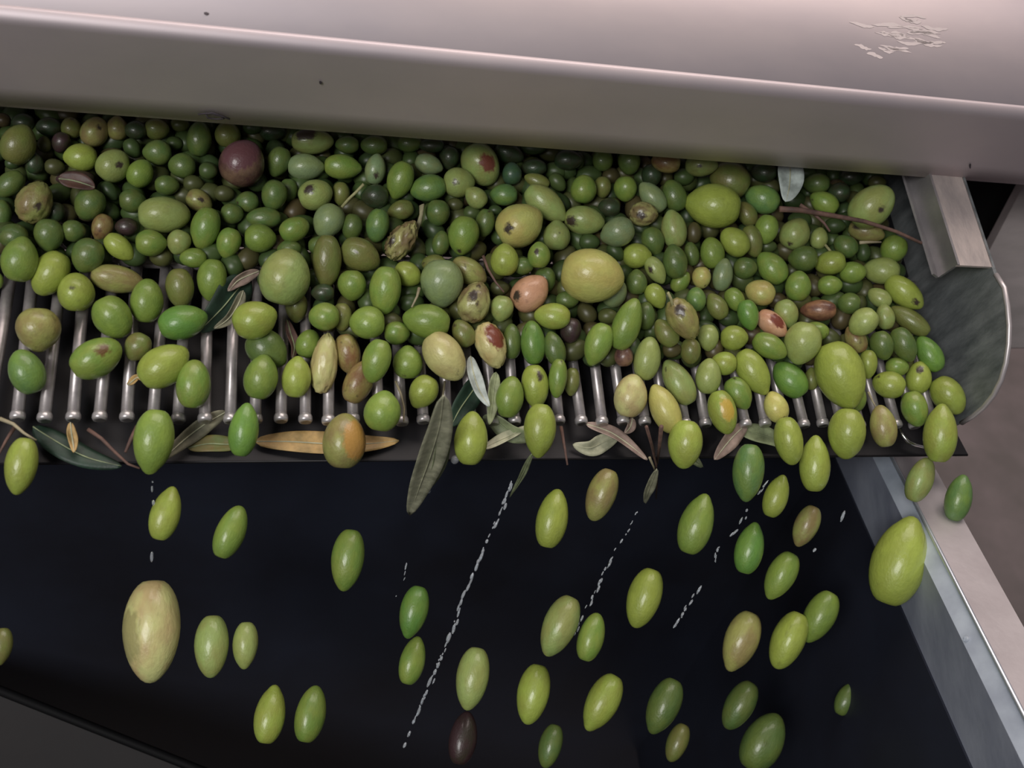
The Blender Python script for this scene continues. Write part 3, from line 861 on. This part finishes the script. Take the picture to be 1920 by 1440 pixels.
for n, r in enumerate(single):
    rs = random.Random(n + 100)
    me = OM[rs.randrange(5)]
    if r['nm'] == 'shrivel': me = OW
    elif r['c'] in ('w', 'N') or r['nm'] in ('palelong', 'flecked', 'slit'): me = OWs
    o = bpy.data.objects.new('olive', me); COL.objects.link(o)
    Mx = frame(r, r['t'])
    flip = rs.random() < .5 and not r['spot']
    o.matrix_world = TILT @ Mx @ (Matrix.Rotation(math.pi, 4, 'Z') if flip else Matrix.Identity(4))
    c1, c2, bl = PAL[r['c']]; c1, c2 = mute(lin(c1)), mute(lin(c2))
    j = rs.uniform(.90, 1.10); hsh = rs.uniform(-.05, .05)
    o['skin'] = [min(1, c1[0] * TUNE * j * (1 + hsh)), min(1, c1[1] * TUNE * j), min(1, c1[2] * TUNE * j)]
    o['blush'] = [min(1, c2[0] * TUNE * j), min(1, c2[1] * TUNE * j * (1 + hsh)), min(1, c2[2] * TUNE * j)]
    o['blotch'] = float(bl * (.9 if rs.random() < .45 else .15)) if bl < .6 else float(bl)
    sc_ = (.05, .036, .025)
    if r['nm'] == 'redpatch': sc_ = (.16, .05, .03)
    if r['nm'] == 'scarred': sc_ = (.13, .07, .02)
    if r['nm'] == 'creambrown': sc_ = (.20, .055, .03); 
    spot = r['spot']
    if r['nm'] == 'creambrown': spot = (.42, .50, .72)
    if r['nm'] == 'redpink': spot, sc_ = (.5, .3, .6), (.20, .05, .03)
    if r['nm'] == 'bigbrown': spot, sc_ = (-.1, .6, .95), (.13, .055, .06)
    if r['nm'] in ('orangefall',): spot, sc_ = (.7, .1, .85), (.42, .24, .06)
    if r['nm'] in ('palefall',): spot, sc_ = (.85, .1, .62), (.34, .32, .13)
    if r['nm'] == 'orangeside': spot, sc_ = (.35, .15, .6), (.50, .36, .06)
    if spot:
        u, v, s_ = spot; ca, sa = math.cos(math.radians(r['an'])), math.sin(math.radians(r['an'])); u, v = u * ca + v * sa, v * ca - u * sa
        o['spot_dir'] = [u, v, math.sqrt(max(0, 1 - u * u - v * v))]; o['spot_size'] = s_
    elif rs.random() < .28 and not r['fall']:
        o['spot_dir'] = [rs.choice((-1, 1)) * rs.uniform(.3, .9), rs.uniform(-.4, .4), .5]; o['spot_size'] = rs.uniform(.10, .22)
    else: o['spot_dir'] = [0, 0, -1.0]; o['spot_size'] = -1.0
    o['spot_color'] = list(sc_)
    if r['nm']: lb = SPECIAL[r['nm']][0]
    else:
        (_, rk, k, mk) = best[id(r)]
        lb = NAMES[r['c']] + (' falling' if r['fall'] else '') + ' olive, ' + ORD[rk] + ' ' + SEC[k] + ' ' + SPECIAL[mk['nm']][1]
        r['_lab'] = lb
    if len(lb.split()) > 16: lb = lb.replace(' one out', '').replace(' one', '')
    tag(o, lb, 'olive', 'olives falling from the grate' if r['fall'] else 'olives on the tray')
    r['o'] = o
    if r['nm'] == 'shrivel':
        inv = Mx.inverted()
        p = [inv @ at_depth(px, py, r['t'] - .004) for px, py in [(778, 432), (786, 418), (790, 402), (791, 384)]]
        st = bpy.data.objects.new('stem', tube(p, [.22, .16, .12, .16], 8)); COL.objects.link(st); st.data.materials.append(newmat('pale_stem', lin((165, 160, 125)), .7, var=.3, scale=5)); st.parent = o
    STEMS = {'stemmed': [(641, 388), (655, 372), (668, 360), (682, 345)], 'thinstem': [(1547, 459), (1558, 472), (1566, 482)], 'flecked': [(1262, 575), (1258, 560), (1252, 548)]}
    if r['nm'] in STEMS:
        d_ = ray(r['x'], r['y']); zc = (CP + d_.normalized() * r['t'] - CP).length * F / d_.length
        inv = (Mx @ (Matrix.Rotation(math.pi, 4, 'Z') if flip else Matrix.Identity(4))).inverted()
        P_ = [at_depth(px, py, zc - .006 - .002 * i) for i, (px, py) in enumerate(STEMS[r['nm']])]
        me_ = tube(P_, .0011, 8); me_.transform(inv); me_.materials.append(newmat('pale_stem', lin((170, 168, 120)), .6, var=.3, scale=5))
        st = bpy.data.objects.new('stem', me_); COL.objects.link(st); st.parent = o
# --- everything too deep or small to pick apart: one object
M_heap = bpy.data.materials.new('olive_skin_with_shade'); M_heap.use_nodes = True  # colours scaled darker to paint in the shade deep in the heap
N = M_heap.node_tree.nodes; L = M_heap.node_tree.links
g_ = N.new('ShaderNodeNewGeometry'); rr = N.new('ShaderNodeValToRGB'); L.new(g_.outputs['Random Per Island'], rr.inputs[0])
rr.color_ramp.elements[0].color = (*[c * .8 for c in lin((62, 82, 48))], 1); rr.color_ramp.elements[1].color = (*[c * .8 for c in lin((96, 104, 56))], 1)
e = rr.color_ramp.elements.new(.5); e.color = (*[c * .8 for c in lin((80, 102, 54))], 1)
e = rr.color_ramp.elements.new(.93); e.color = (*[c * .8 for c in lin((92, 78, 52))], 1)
L.new(rr.outputs[0], N['Principled BSDF'].inputs['Base Color']); N['Principled BSDF'].inputs['Roughness'].default_value = .4
small = olive_mesh(3, .08, 0, 14, 9)
sv = [v.co.copy() for v in small.vertices]; sf = [tuple(p.vertices) for p in small.polygons]
VV = []; FF = []
def addo(M):
    o_ = len(VV); VV.extend([M @ v for v in sv]); FF.extend([tuple(i + o_ for i in f_) for f_ in sf])
for p, px, py, t in fill:
    q_ = rf.uniform(.0068, .0088)
    M = Matrix.Translation(p) @ Matrix.Rotation(rf.uniform(0, 3.1), 4, 'Z') @ Matrix.Rotation(rf.uniform(-.5, .5), 4, 'Y') @ Matrix.Diagonal((q_ * 1.3, q_, q_, 1))
    addo(M)
for r in rest: addo(frame(r, r['t']))
hp = link('olive_heap', mesh('olive_heap', VV, FF, True), m=M_heap)
tag(hp, 'small dark olives deep in the heap, seen through gaps between the upper ones', 'olives', kind='stuff')
# ---------------------------------------------------------------- leaves
def leafmat(nm, c, c2=None):
    return newmat('leaf_' + nm, tuple(x * (1.6 if sum(c) > 300 else 1.1) for x in lin(c)), .5, 0, base2=tuple(x * 1.15 for x in lin(c2 or tuple(v * .8 for v in c))), scale=90, bump=.1, bscale=400)
LM = {'pale': leafmat('pale', (165, 165, 140), (140, 142, 118)), 'grey': leafmat('grey', (120, 118, 98)), 'dark': leafmat('dark', (42, 66, 52), (30, 46, 36)),
      'green': leafmat('green', (92, 104, 50), (110, 90, 50)), 'tan': leafmat('tan', (168, 138, 88), (140, 118, 72)), 'mauve': leafmat('mauve', (140, 122, 112), (112, 96, 88)),
      'sage': leafmat('sage', (128, 138, 104), (104, 112, 84)), 'silver': leafmat('silver', (160, 170, 165), (136, 146, 140)), 'brown': leafmat('brown', (96, 68, 56), (66, 46, 42))}
def leaf(label, pts, wpx, mat, pl, tilt=0.0, curl=.25, nm='olive_leaf', rib=True, group='loose olive leaves', shape=1.0):
    """pts: pixel path from stalk to tip; pl(px,py)->point"""
    P = [pl(*p) for p in pts]; n = 18; V = []; Fc = []; W = 6; mid = []
    def bez(t):
        s = t * (len(P) - 1); i = min(int(s), len(P) - 2); f_ = s - i
        p0, p1, p2, p3 = P[max(i - 1, 0)], P[i], P[i + 1], P[min(i + 2, len(P) - 1)]
        return .5 * ((2 * p1) + (p2 - p0) * f_ + (2 * p0 - 5 * p1 + 4 * p2 - p3) * f_ ** 2 + (3 * p1 - p0 - 3 * p2 + p3) * f_ ** 3)
    for i in range(n + 1):
        t = i / n; c = bez(t); tg = (bez(min(1, t + .02)) - bez(max(0, t - .02))).normalized()
        vd = (CP - c).normalized(); sd = tg.cross(vd).normalized(); up = sd.cross(tg).normalized()
        if up.dot(vd) < 0: up = -up
        tl = tilt + .25 * math.sin(t * 3); sd = sd * math.cos(tl) + up * math.sin(tl); up2 = sd.cross(tg).normalized()
        if up2.dot(vd) < 0: up2 = -up2
        half = wpx * (c - CP).length / F / 2 * (math.sin(math.pi * t ** .85) ** .75 * shape + .04)
        for k in range(W + 1):
            s = (k / W - .5) * 2
            V.append(c + sd * half * s + up2 * (half * curl * s * s - (.06 * half if k == W // 2 else 0)) + up2 * .0004 * math.sin(9 * t + 3 * s))
        mid.append(c + up2 * (.0002 - .04 * half))
    for i in range(n):
        for k in range(W):
            a = i * (W + 1) + k; Fc.append((a, a + 1, a + W + 2, a + W + 1))
    me = mesh(nm, V, Fc, True); o = link(nm, me, m=LM[mat]); sm = o.modifiers.new('thick', 'SOLIDIFY'); sm.thickness = .0004
    tag(o, label, 'leaf', group)
    if rib:
        rm = bpy.data.objects.new('midrib', tube(mid, [.0005] * (n - 4) + [.0004, .0003, .0002, .0002, .0001], 6)); COL.objects.link(rm)
        rm.data.materials.append(LM['pale' if mat in ('grey', 'pale', 'mauve', 'silver', 'tan') else 'sage']); rm.parent = o
    return o
zp = lambda h: (lambda px, py: at(px, py, 2, h))
yp = lambda v: (lambda px, py: at(px, py, 1, v))
leaf('dark green leaf with pale edge lying under the leftmost bar tips', [(62, 800), (110, 830), (165, 858), (228, 874)], 44, 'dark', zp(-.011), .2, -.2)
leaf('grey green leaf sticking out diagonally between bar tips at left', [(424, 772), (385, 795), (345, 825), (300, 866)], 32, 'grey', zp(-.010), .2, .2)
leaf('olive brown leaf lying on black lip left of the tan leaf', [(352, 840), (390, 832), (430, 833), (470, 828)], 30, 'green', zp(-.0165), .1, .2)
leaf('long tan brown leaf lying on the black lip', [(478, 828), (545, 828), (620, 832), (690, 832), (748, 826)], 42, 'tan', zp(-.0155), .15, .2)
leaf('long pale grey leaf hanging down over the lip at centre left', [(831, 742), (824, 800), (806, 860), (786, 915), (768, 966)], 54, 'pale', yp(-.027), .2, .25)
leaf('green leaf edge hidden behind the long pale hanging leaf', [(832, 790), (829, 840), (820, 880), (806, 915)], 30, 'sage', yp(-.0245), .3, .2)
leaf('dark green leaf wedged between bar tips right of centre left', [(905, 705), (885, 735), (862, 768), (845, 800)], 46, 'dark', zp(.004), .2, .2)
leaf('white backed curled leaf standing between olives above the dark leaf', [(882, 668), (888, 700), (900, 735), (918, 762)], 26, 'silver', zp(.014), .2, .3)
leaf('small greenish pale leaf beside the curled white backed leaf', [(930, 698), (926, 730), (922, 762), (918, 796)], 26, 'sage', zp(.010), .3, .3)
leaf('ragged pale leaf at the lip below the curled leaves', [(1000, 822), (960, 812), (930, 790), (905, 782)], 36, 'sage', zp(-.004), .3, .3)
leaf('pale leaf crossing the ragged one near the lip edge', [(905, 842), (935, 826), (965, 812), (990, 798)], 20, 'pale', zp(-.003), .3, .3)
leaf('rounded pale grey leaf on the lip below the centre bar tips', [(1160, 816), (1130, 830), (1105, 840), (1074, 834)], 34, 'pale', zp(-.0145), .1, .15)
leaf('mauve curled leaf with long stalk over the rounded pale one', [(1098, 795), (1140, 808), (1175, 830), (1214, 862)], 26, 'mauve', zp(-.008), .5, .3)
leaf('small folded leaf just under one centre bar tip', [(1186, 784), (1182, 800), (1172, 812)], 18, 'mauve', zp(-.006), .2, .3)
leaf('brownish grey leaf pointing left down over the lip at right centre', [(1400, 795), (1378, 815), (1358, 838), (1340, 862)], 32, 'mauve', zp(-.008), .2, .2)
leaf('grey green leaf lying under right bar tips', [(1385, 806), (1415, 812), (1448, 822), (1478, 838)], 36, 'sage', zp(-.013), .3, .2)
leaf('green leaf tip hanging under the lip beside a falling olive', [(1275, 838), (1290, 855), (1304, 864), (1318, 876)], 20, 'sage', yp(-.026), .2, .2)
leaf('narrow pale blade hanging below the lip at centre', [(998, 850), (988, 872), (975, 898), (956, 932)], 11, 'sage', yp(-.028), .1, .2)
leaf('small white curled leaf hanging from the twig bundle', [(1231, 880), (1222, 905), (1214, 925), (1210, 944)], 18, 'pale', yp(-.030), .3, .3)
leaf('silvery leaf hanging below the hopper cover at upper right', [(1480, 285), (1482, 320), (1480, 350), (1474, 378)], 46, 'silver', zp(.062), .1, .15)
leaf('dark green leaf lying across the bars left of the very big pale olive', [(465, 520), (440, 550), (415, 580), (372, 622)], 66, 'dark', zp(.006), .2, .1)
leaf('grey curled leaf edge along the dark leaf on the bars', [(456, 545), (446, 572), (428, 598), (402, 616)], 22, 'grey', zp(.010), .2, .4)
leaf('grey brown leaf piece above the dark leaf near the very big pale olive', [(486, 508), (462, 518), (444, 528), (428, 546)], 22, 'mauve', zp(.012), .2, .4)
leaf('small dry brown leaf beside the bars below the dark leaf', [(538, 600), (545, 625), (552, 650), (548, 672)], 18, 'brown', zp(.006), .2, .4)
leaf('thin dry leaf scrap on a left bar below the slanting yellow olive', [(240, 722), (248, 715), (258, 708), (266, 712)], 12, 'tan', zp(.003), .2, .4)
leaf('dark brown leaf scrap in the heap at far upper left', [(110, 335), (135, 338), (160, 345), (178, 352)], 30, 'brown', zp(.035), .2, .3)
leaf('orange brown leaf stub pointing down from a left bar tip', [(132, 792), (134, 812), (137, 832), (139, 848)], 16, 'tan', zp(-.004), .1, .3)
# ---------------------------------------------------------------- twigs
TW = newmat('twig_bark', lin((120, 92, 80)), .7, base2=lin((84, 64, 58)), scale=120); TWp = newmat('pale_twig', lin((170, 160, 130)), .6, var=.3, scale=120)
def twig(label, pts, rad, pl, m=TW):
    P = [pl(*p) for p in pts]; n = len(P)
    o = link('twig', tube(P, [rad * (1 - .5 * i / (n - 1)) for i in range(n)], 8), m=m); tag(o, label, 'twig', 'loose twigs'); return o
twig('long brown twig lying across olives towards the side plate', [(1462, 392), (1500, 394), (1560, 404), (1620, 415), (1680, 434), (1728, 456)], .0024, zp(.062))
twig('short dark twig curving over the thin-stemmed olive', [(1500, 384), (1525, 400), (1545, 418), (1556, 434)], .0016, zp(.058))
twig('pale straight stalk lying between olives near the side plate', [(1612, 455), (1632, 454), (1652, 454)], .0014, zp(.052), TWp)
twig('pale stalk with a bud at the far left lip', [(0, 785), (25, 795), (45, 812), (68, 826)], .0014, zp(-.003), TWp)
twig('thin mauve twig under the left bar tips meeting the dark leaf tip', [(165, 805), (190, 822), (218, 850), (240, 870), (262, 878)], .0014, zp(-.006))
twig('reddish brown twig leaning beside a left falling olive', [(258, 800), (245, 825), (235, 848)], .0018, zp(-.006))
twig('thin twig at the far left corner behind the falling olive', [(28, 800), (12, 825), (-4, 855)], .0014, zp(-.008))
twig('brown twig hanging from the lip beside the centre falling olive', [(1052, 800), (1058, 835), (1064, 872)], .0014, zp(-.001))
twig('long thin twig hanging from bar tips at centre right', [(1212, 800), (1222, 835), (1230, 870), (1232, 900), (1230, 935)], .0012, yp(-.024))
twig('second reddish twig of the hanging bundle at centre right', [(1240, 800), (1236, 840), (1232, 870)], .0016, yp(-.022))
twig('short leaning twig joining the hanging bundle', [(1218, 858), (1226, 876), (1230, 890)], .0010, yp(-.026), TWp)
twig('pale stalk standing out of the heap edge right of the biggest front olive', [(1628, 735), (1636, 752), (1646, 770)], .0010, zp(.012), TWp)
twig('light curved stalk at a bar tip right of the round tip olive', [(742, 715), (752, 740), (758, 765), (757, 790)], .0010, zp(.004), TWp)
twig('light curved stalk left of the long hanging leaf', [(834, 715), (830, 745), (822, 770), (820, 790)], .0009, zp(.006), TWp)
twig('bent dry stalk left of the large sage olive', [(786, 540), (782, 556), (772, 576)], .0012, zp(.035), TWp)
twig('dark thin twig curving between olives right of the large sage one', [(906, 480), (915, 505), (930, 530), (945, 548)], .0012, zp(.035))
# ---------------------------------------------------------------- trickling water
M_water = bpy.data.materials.new('clear_water'); M_water.use_nodes = True
b_ = M_water.node_tree.nodes['Principled BSDF']; b_.inputs['Base Color'].default_value = (.9, .95, 1, 1); b_.inputs['Roughness'].default_value = .06
b_.inputs['Transmission Weight'].default_value = .75; b_.inputs['IOR'].default_value = 1.33; b_.inputs['Specular IOR Level'].default_value = .9
ico = bmesh.new(); bmesh.ops.create_icosphere(ico, subdivisions=2, radius=1); iv = [v.co.copy() for v in ico.verts]; ifc = [tuple(v.index for v in f_.verts) for f_ in ico.faces]; ico.free()
def trickle(label, pts, step=7, size=3.0, den=1.0):
    rs = random.Random(len(label)); V = []; Fc = []
    pl = lambda px, py: at_plane(px, py, fp, fn)
    for i in range(len(pts) - 1):
        (x0, y0), (x1, y1) = pts[i], pts[i + 1]; L_ = math.hypot(x1 - x0, y1 - y0); n = max(1, int(L_ / step))
        for k in range(n):
            if rs.random() > den * (.62 if True else .7): continue
            f_ = (k + rs.random()) / n; px, py = x0 + (x1 - x0) * f_ + rs.gauss(0, 2.0), y0 + (y1 - y0) * f_
            p = pl(px, py); t = (pl(x1, y1) - pl(x0, y0)).normalized(); u = t.orthogonal().normalized(); v = t.cross(u)
            s = rs.uniform(.35, 1) * size * .4e-3; ln = s * rs.uniform(1.5, 4.5); o_ = len(V)
            V += [p + t * q.x * ln + u * q.y * s + v * q.z * s for q in iv]; Fc += [tuple(a + o_ for a in f2) for f2 in ifc]
    o = link('water_trickle', mesh('water', V, Fc, True), m=M_water); tag(o, label, 'water', 'trickles of water below the grate', 'stuff')
trickle('long broken trickle of water below the narrow pale blade at centre', [(958, 905), (938, 965), (915, 1010), (890, 1070), (868, 1120), (845, 1190), (820, 1250), (790, 1320), (755, 1400)], 5, 3.2)
trickle('trickle of water below the white curled leaf', [(1195, 958), (1180, 992), (1155, 1032), (1130, 1080), (1113, 1122), (1095, 1150), (1078, 1190)], 5, 2.6)
trickle('water drops trailing beside the mint falling olive', [(1438, 905), (1404, 950), (1385, 990), (1345, 1028), (1340, 1062)], 6, 2.6)
trickle('broken line of drops at the right before the chute wall', [(1582, 958), (1575, 975), (1545, 1012), (1524, 1036)], 7, 3.2, .6)
trickle('water drops between the two right centre falling olives', [(1312, 1100), (1300, 1120), (1280, 1150), (1264, 1178)], 5, 2.8)
trickle('pair of drops above the largest falling olive', [(285, 893), (284, 915), (290, 1035), (288, 1082)], 16, 3.0, .6)
trickle('faint drops left of the centre left green falling olives', [(778, 1020), (762, 1060), (756, 1085), (738, 1120)], 7, 2.2, .7)
def drop(label, px, py, pl, s=.0035):
    p = pl(px, py); V = [p + V3((q.x * s, q.y * s, q.z * s * 1.25)) for q in iv]
    o = link('water_drop', mesh('drop', V, ifc, True), m=M_water); tag(o, label, 'drop', 'hanging drops')
drop('clear drop hanging under the lip beside a falling olive at centre left', 853, 862, yp(-.022), .0032)
drop('clear drop at the edge of the long hanging leaf', 803, 920, yp(-.026), .0022)
drop('bright drop on the folded rim of the chute at right', 1812, 1198, lambda a, b: at_plane(a, b, Cc[4], (Cc[4] - Cc[5]).cross(B[4] - Cc[4]).normalized()), .0022)
